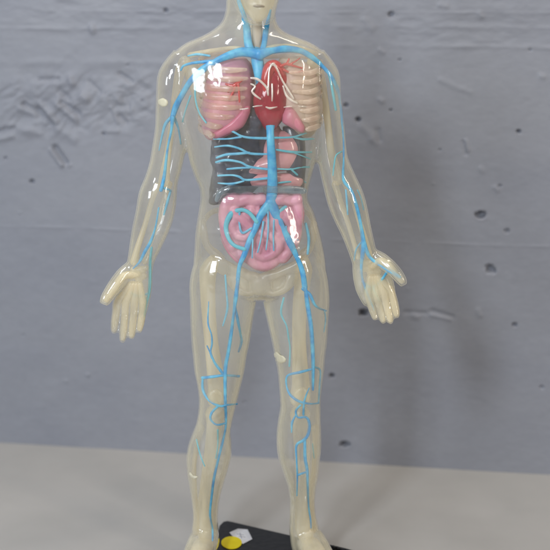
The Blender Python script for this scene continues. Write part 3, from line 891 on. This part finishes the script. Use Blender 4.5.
# raised rib on the base beside the right foot
for x, y in ((334, 548.5), (338, 549.5), (342, 551), (347, 552)):
    q = PZ(x, y, ZB)
    bm = bmesh.new()
    bmesh.ops.create_cube(bm, size=1, matrix=Matrix.Translation((q.x, q.y, ZB + .0008)) @ Matrix.Rotation(.5, 4, 'Z') @ Matrix.Diagonal((.0022, .004, .0022, 1)))
    bmesh.ops.bevel(bm, geom=bm.edges[:], offset=.0004, segments=2, affect='EDGES')
    link_mesh('raised_stud', bm, M['black'], base, smooth=False)
yc = [(231.5 + 10.3 * math.cos(t), 543.3 + 6.2 * math.sin(t)) for t in np.linspace(0, 2 * math.pi, 40)[:-1]]
prism('round_sticker', [PZ(x, y, ZB) for x, y in yc], ZB + .00025, ZB + .0007, 'yellow', base, label='round yellow sticker')
wl = [(229.5, 533), (238, 529.2), (247.5, 530), (252.3, 539.5), (243, 544.3), (236, 541)]
wlab = prism('paper_label', [PZ(x, y, ZB) for x, y in wl], ZB + .0003, ZB + .0005, 'paper', base, label='white six-sided paper label')
for a, b in (((237, 534), (243.5, 535)), ((239, 536.2), (245, 537.2)), ((240, 533), (241.5, 538))):
    bm = bmesh.new()
    tube(bm, [(PZ(*a, ZB + .00055), .0003), (PZ(*b, ZB + .00055), .0003)], 6, 1)
    link_mesh('print_mark', bm, M['ink'], base)

# ------------------------------------------------------------------ table and wall (the setting)
WL = PZ(0, 442.5, ZT)
WR = PZ(550, 475, ZT)
wdir = (WR - WL).normalized()
wn = Vector((wdir.y, -wdir.x, 0)).normalized()        # towards the camera
if wn.y > 0:
    wn = -wn


def wall_uv(px, py):
    r = ray(px, py)
    t = (WL - CAM).dot(wn) / r.dot(wn)
    p = CAM + r * t
    return (p - WL).dot(wdir), p.z - ZT


s0, s1 = wall_uv(-35, 200)[0], wall_uv(585, 200)[0]
h0, h1 = -0.004, wall_uv(275, -45)[1]
STEP = 0.00085
ss = np.concatenate(([-1.6, -.8, -.4], np.arange(s0, s1, STEP), [s1 + .3, s1 + .8, s1 + 1.6]))
hh = np.concatenate(([-.05], np.arange(h0, h1, STEP), [h1 + .2, h1 + .6, h1 + 1.2]))
S, H = np.meshgrid(ss, hh)


def vnoise(x, y, seed):
    r = np.random.default_rng(seed)
    T = r.random((256, 256))
    xi, yi = np.floor(x).astype(int), np.floor(y).astype(int)
    fx, fy = x - xi, y - yi
    fx, fy = fx * fx * (3 - 2 * fx), fy * fy * (3 - 2 * fy)
    a, b = T[yi % 256, xi % 256], T[yi % 256, (xi + 1) % 256]
    c, d = T[(yi + 1) % 256, xi % 256], T[(yi + 1) % 256, (xi + 1) % 256]
    return (a * (1 - fx) + b * fx) * (1 - fy) + (c * (1 - fx) + d * fx) * fy - .5


def fbm(x, y, seed, o=4):
    v, a = 0, 1
    for i in range(o):
        v = v + a * vnoise(x, y, seed + i)
        x, y, a = x * 2.03 + 11.3, y * 2.03 + 5.7, a * .5
    return v


Z = np.zeros_like(S)
Z += .0008 * fbm(S * 18, H * 24, 1) + .00015 * fbm(S * 160, H * 240, 5, 3)
# board marks: long level ridges
for px, py, amp, wd, x0, x1 in ((60, 28, .0006, .0016, -50, 150), (470, 47, .0007, .002, 350, 600), (440, 27, .0006, .002, 330, 600), (430, 243, .0004, .0012, 250, 600), (100, 229, .0004, .0012, -50, 300),
                                (280, 12, .0005, .0016, 100, 600), (60, 62, .0005, .003, -50, 320), (470, 8, .0005, .003, 300, 600)):
    a, hc = wall_uv(px, py)
    sa, sb = wall_uv(x0, py)[0], wall_uv(x1, py)[0]
    m = 1 / (1 + np.exp(-(S - sa) / .012)) / (1 + np.exp((S - sb) / .012))
    wob = .0012 * fbm(S * 14, S * 0 + px, 21, 3)
    Z += amp * m * np.exp(-((H - hc - wob) / wd) ** 2) * (0.6 + 1.2 * vnoise(S * 60, S * 0 + 3, 33))
# eroded patch at the upper left and a rougher top at the right
def blob(px, py, rx, ry):
    sc, hc = wall_uv(px, py)
    u = abs(wall_uv(px + 1, py)[0] - sc)
    return ((S - sc) / (rx * u)) ** 2 + ((H - hc) / (ry * u)) ** 2


pm = np.exp(-np.maximum(blob(55, 105, 75, 34) - .35, 0) * 1.7)
pm2 = np.exp(-np.maximum(blob(130, 95, 38, 30) - .3, 0) * 1.8)
wx = S + .006 * fbm(S * 60, H * 60, 71, 2)
wh = H + .006 * fbm(S * 60 + 9, H * 60, 72, 2)
rough = fbm((wx * .75 + wh * .66) * 50, (wh * .75 - wx * .66) * 105, 41, 3)
Z += .0034 * pm * np.clip(rough + .05, -.45, .5) + .0034 * pm2 * np.clip(fbm(wx * 75, wh * 90, 47, 3), -.4, .4)
Z += .0007 * np.exp(-np.maximum(blob(460, 25, 120, 28) - .4, 0) * 1.5) * fbm(S * 70, H * 160, 51, 3)
Z += .0010 * np.exp(-np.maximum(blob(110, 15, 120, 22) - .4, 0) * 1.5) * fbm(S * 50, H * 150, 55, 3)
# lumps and grooves one can point at
def groove(x0, y0, x1, y1, w, amp):
    a, b = wall_uv(x0, y0), wall_uv(x1, y1)
    dx, dy = b[0] - a[0], b[1] - a[1]
    L2 = dx * dx + dy * dy
    t = np.clip(((S - a[0]) * dx + (H - a[1]) * dy) / L2, 0, 1)
    u = abs(wall_uv(x0 + 1, y0)[0] - a[0])
    dist = np.hypot(S - a[0] - t * dx, H - a[1] - t * dy) + .0008 * fbm(S * 180, H * 180, 77, 2)
    return amp * (.8 if x0 < 150 else .5) * np.exp(-(dist / (w * u)) ** 2)


for g in ((40, 104, 56, 121, 3, .0030), (38, 109, 52, 124, 2.6, -.0032), (58, 104, 76, 120, 3, .0030), (62, 102, 79, 114, 2.4, -.0030), (20, 108, 34, 114, 3, .0026), (24, 104, 36, 111, 2.2, -.0022),
          (55, 148, 66, 163, 2.6, -.0042), (51, 150, 62, 165, 2.0, .0022), (62, 165, 70, 165, 2, .0016), (10, 126, 40, 133, 4, .0018), (0, 139, 12, 136, 3, .0022), (0, 131, 14, 128, 2.2, -.0026),
          (52, 124, 74, 139, 5, .0020), (60, 90, 68, 99, 3, -.0024), (40, 80, 58, 79, 2.4, -.0022), (70, 78, 73, 84, 3, .0024), (83, 96, 87, 99, 4, .0026), (90, 82, 100, 92, 2, -.0016),
          (120, 74, 132, 82, 2.2, -.0026), (118, 105, 128, 106, 2.4, -.0022), (120, 116, 126, 122, 2.2, -.0026), (112, 108, 118, 122, 1.8, .0018), (108, 131, 118, 131, 2.4, .0016), (92, 27, 93, 31, 3, .0022),
          (362, 126, 373, 137, 4, .0022), (378, 131, 380, 140, 2.6, -.0028), (371, 140, 376, 143, 3, .0020), (466, 141, 468, 150, 2.2, .0022), (463, 142, 466, 154, 1.8, -.0020),
          (405, 312, 425, 313, 2, -.0022), (432, 311, 452, 317, 2.4, -.0028), (432, 315, 450, 319, 2, .0022), (414, 315, 417, 317, 3, .0022), (478, 310, 480, 315, 2.6, .0018),
          (380, 50, 383, 52, 2.5, .0020), (380, 100, 382, 101, 2.6, .0024), (480, 14, 481, 16, 3, .0022), (541, 76, 543, 77, 3, .0022), (481, 169, 482, 171, 2.6, .0018), (495, 188, 497, 190, 2.6, .0018), (440, 80, 470, 92, 3, .0012),
          (365, 20, 372, 28, 4, .0020), (440, 5, 446, 6, 3, .0020)):
    Z += groove(*g)
pits = [(32, 181.5, 2.2, .0040), (5.5, 158, 1.6, .0024), (165.5, 10.5, 2.3, .0036), (391, 14.5, 2.4, .0036), (346, 105.5, 2.3, .0034), (358, 119.5, 2.2, .0046), (391, 110, 1.6, .0028), (518.5, 131.5, 2.0, .0042),
        (480.5, 215, 4.3, .0070), (491, 270, 5.2, .0060), (507, 231, 2.4, .0026), (515, 325, 2.6, .0036), (363, 313, 4.0, .0080), (332, 376, 2.3, .0050), (344, 444.5, 4.0, .0072), (542, 387, 2, .0020),
        (500, 186, 1.8, .0018), (104, 134, 1.8, .0026), (400, 60, 1.6, .0018), (530, 50, 1.6, .0016), (440, 150, 1.4, .0014), (150, 200, 1.4, .0014), (88, 375, 1.4, -.0014), (66, 381, 1.4, -.0010), (300, 320, 1.5, .0012)]
pr = random.Random(3)
for _ in range(12):
    pits.append((pr.uniform(0, 550), pr.uniform(0, 430), pr.uniform(.8, 1.5), pr.choice((.0008, .0012, -.0008))))
for px, py, r, dep in pits:
    sc, hc = wall_uv(px, py)
    u = abs(wall_uv(px + 1, py)[0] - sc)
    q = np.hypot((S - sc) * 1.0, (H - hc) * 1.25) / (r * u) + .75 * fbm(S * 230 + px, H * 230, 91, 3)
    Z -= dep / (1 + np.exp((q - 1) * 9))
    Z += .05 * dep * np.exp(-((q - 1.5) / .35) ** 2) * (H < hc)
core = np.zeros_like(Z)
core[1:-3, 3:-3] = 1
Z *= core
nv = S.size
co = np.empty((nv, 3))
co[:, 0] = (WL.x + wdir.x * S + wn.x * Z).ravel()
co[:, 1] = (WL.y + wdir.y * S + wn.y * Z).ravel()
co[:, 2] = (ZT + H).ravel()
R_, C_ = S.shape
idx = np.arange(nv).reshape(R_, C_)
quads = np.stack([idx[:-1, :-1], idx[:-1, 1:], idx[1:, 1:], idx[1:, :-1]], -1).reshape(-1, 4)
me = bpy.data.meshes.new('wall')
me.vertices.add(nv)
me.vertices.foreach_set('co', co.ravel())
me.loops.add(quads.size)
me.loops.foreach_set('vertex_index', quads.ravel().astype(np.int32))
me.polygons.add(len(quads))
me.polygons.foreach_set('loop_start', np.arange(0, quads.size, 4, dtype=np.int32))
me.polygons.foreach_set('use_smooth', np.ones(len(quads), dtype=bool))
me.update(calc_edges=True)
wall = bpy.data.objects.new('wall', me)
COL.objects.link(wall)
wall['kind'] = 'structure'
wall['label'] = 'grey-blue painted concrete wall with pits and an eroded patch'

m, nt, out = new_mat('painted_concrete')
L = nt.links.new
b = N(nt, 'ShaderNodeBsdfPrincipled')
b.inputs['Roughness'].default_value = .55
b.inputs['Specular IOR Level'].default_value = .35
tc = N(nt, 'ShaderNodeTexCoord')
n1 = N(nt, 'ShaderNodeTexNoise')
n1.inputs['Scale'].default_value = 9
n1.inputs['Detail'].default_value = 6
mp = N(nt, 'ShaderNodeMapping')
mp.inputs['Scale'].default_value = (1, 1, 2.2)
L(tc.outputs['Object'], mp.inputs['Vector'])
L(mp.outputs['Vector'], n1.inputs['Vector'])
rp = N(nt, 'ShaderNodeValToRGB')
rp.color_ramp.elements[0].position = .3
rp.color_ramp.elements[1].position = .7
rp.color_ramp.elements[0].color = (.243, .252, .290, 1)
rp.color_ramp.elements[1].color = (.266, .274, .308, 1)
L(n1.outputs['Fac'], rp.inputs['Fac'])
n3 = N(nt, 'ShaderNodeTexNoise')
n3.inputs['Scale'].default_value = 150
n3.inputs['Detail'].default_value = 5
L(mp.outputs['Vector'], n3.inputs['Vector'])
r3 = N(nt, 'ShaderNodeMapRange')
r3.inputs['From Min'].default_value = .3
r3.inputs['From Max'].default_value = .7
r3.inputs['To Min'].default_value = .97
r3.inputs['To Max'].default_value = 1.03
L(n3.outputs['Fac'], r3.inputs['Value'])
vm = N(nt, 'ShaderNodeVectorMath', operation='SCALE')
L(rp.outputs['Color'], vm.inputs[0])
L(r3.outputs['Result'], vm.inputs['Scale'])
L(vm.outputs['Vector'], b.inputs['Base Color'])
n2 = N(nt, 'ShaderNodeTexNoise')
n2.inputs['Scale'].default_value = 420
n2.inputs['Detail'].default_value = 3
L(mp.outputs['Vector'], n2.inputs['Vector'])
bp = N(nt, 'ShaderNodeBump')
bp.inputs['Strength'].default_value = .08
bp.inputs['Distance'].default_value = .001
L(n2.outputs['Fac'], bp.inputs['Height'])
L(bp.outputs['Normal'], b.inputs['Normal'])
L(b.outputs[0], out.inputs['Surface'])
me.materials.append(m)

# table top: a real board with a thickness
bm = bmesh.new()
tv = []
for a, off in ((-1.2, .02), (1.8, .02)):
    tv.append(WL + wdir * a - wn * off)
front = [Vector((1.6, -.75, 0)), Vector((-1.4, -.75, 0))]
ring = [Vector((p.x, p.y, 0)) for p in tv] + front
prism_pts = ring
M['table'] = None
m, nt, out = new_mat('pale_laminate')
L = nt.links.new
b = N(nt, 'ShaderNodeBsdfPrincipled')
b.inputs['Roughness'].default_value = .42
tc = N(nt, 'ShaderNodeTexCoord')
n1 = N(nt, 'ShaderNodeTexNoise')
n1.inputs['Scale'].default_value = 14
n1.inputs['Detail'].default_value = 8
L(tc.outputs['Object'], n1.inputs['Vector'])
rp = N(nt, 'ShaderNodeValToRGB')
rp.color_ramp.elements[0].position = .35
rp.color_ramp.elements[1].position = .65
rp.color_ramp.elements[0].color = (.40, .383, .36, 1)
rp.color_ramp.elements[1].color = (.44, .42, .395, 1)
L(n1.outputs['Fac'], rp.inputs['Fac'])
L(rp.outputs['Color'], b.inputs['Base Color'])
L(b.outputs[0], out.inputs['Surface'])
M['table'] = m
bm.free()
tbl = prism('table_top', prism_pts, ZT - .03, ZT, 'table', None)
tbl['kind'] = 'structure'
tbl['label'] = 'pale grey-beige table top against the wall'

# ------------------------------------------------------------------ light


def area(name, loc, target, size, power, col, size_y=None, spread=None):
    l = bpy.data.lights.new(name, 'AREA')
    l.energy = power
    l.color = col
    l.size = size
    if size_y:
        l.shape = 'RECTANGLE'
        l.size_y = size_y
    if spread:
        l.spread = spread
    o = bpy.data.objects.new(name, l)
    COL.objects.link(o)
    o.location = loc
    o.rotation_euler = (Vector(target) - Vector(loc)).to_track_quat('-Z', 'Y').to_euler()
    return o


area('window_light', (-.36, -.82, .72), (0, 0, .22), .11, 5.0, (.84, .92, 1.0), .26)
area('window_light', (-1.5, -1.6, .75), (0, 0, .22), .6, 14.5, (.84, .91, 1.0), .6)
area('ceiling_light', (.40, -.30, 1.7), (0, .05, .2), 1.1, 5.5, (1.0, .88, .72), .14)
area('ceiling_light', (-.55, -.15, 1.7), (0, .05, .2), 1.1, 7, (.92, .96, 1.0), .14)
area('added_strip_light', (.95, -.95, .75), (0, 0, .22), .07, 4.2, (1.0, .90, .78), .8)  # unseen lamp, added for streak highlights on the limbs

wd = bpy.data.worlds.new('World')
scn.world = wd
wd.use_nodes = True
bg = wd.node_tree.nodes['Background']
bg.inputs['Color'].default_value = (.95, .90, .84, 1)
bg.inputs['Strength'].default_value = .22

# ------------------------------------------------------------------ render
scn.render.engine = 'CYCLES'
cy = scn.cycles
cy.use_denoising = True
try:
    cy.denoiser = 'OPENIMAGEDENOISE'
except Exception:
    pass
cy.max_bounces = 10
cy.transparent_max_bounces = 32
cy.caustics_reflective = False
cy.caustics_refractive = False
cy.sample_clamp_indirect = 6
scn.view_settings.view_transform = 'Standard'
scn.view_settings.look = 'None'
scn.view_settings.exposure = 0.12
scn.view_settings.gamma = 1
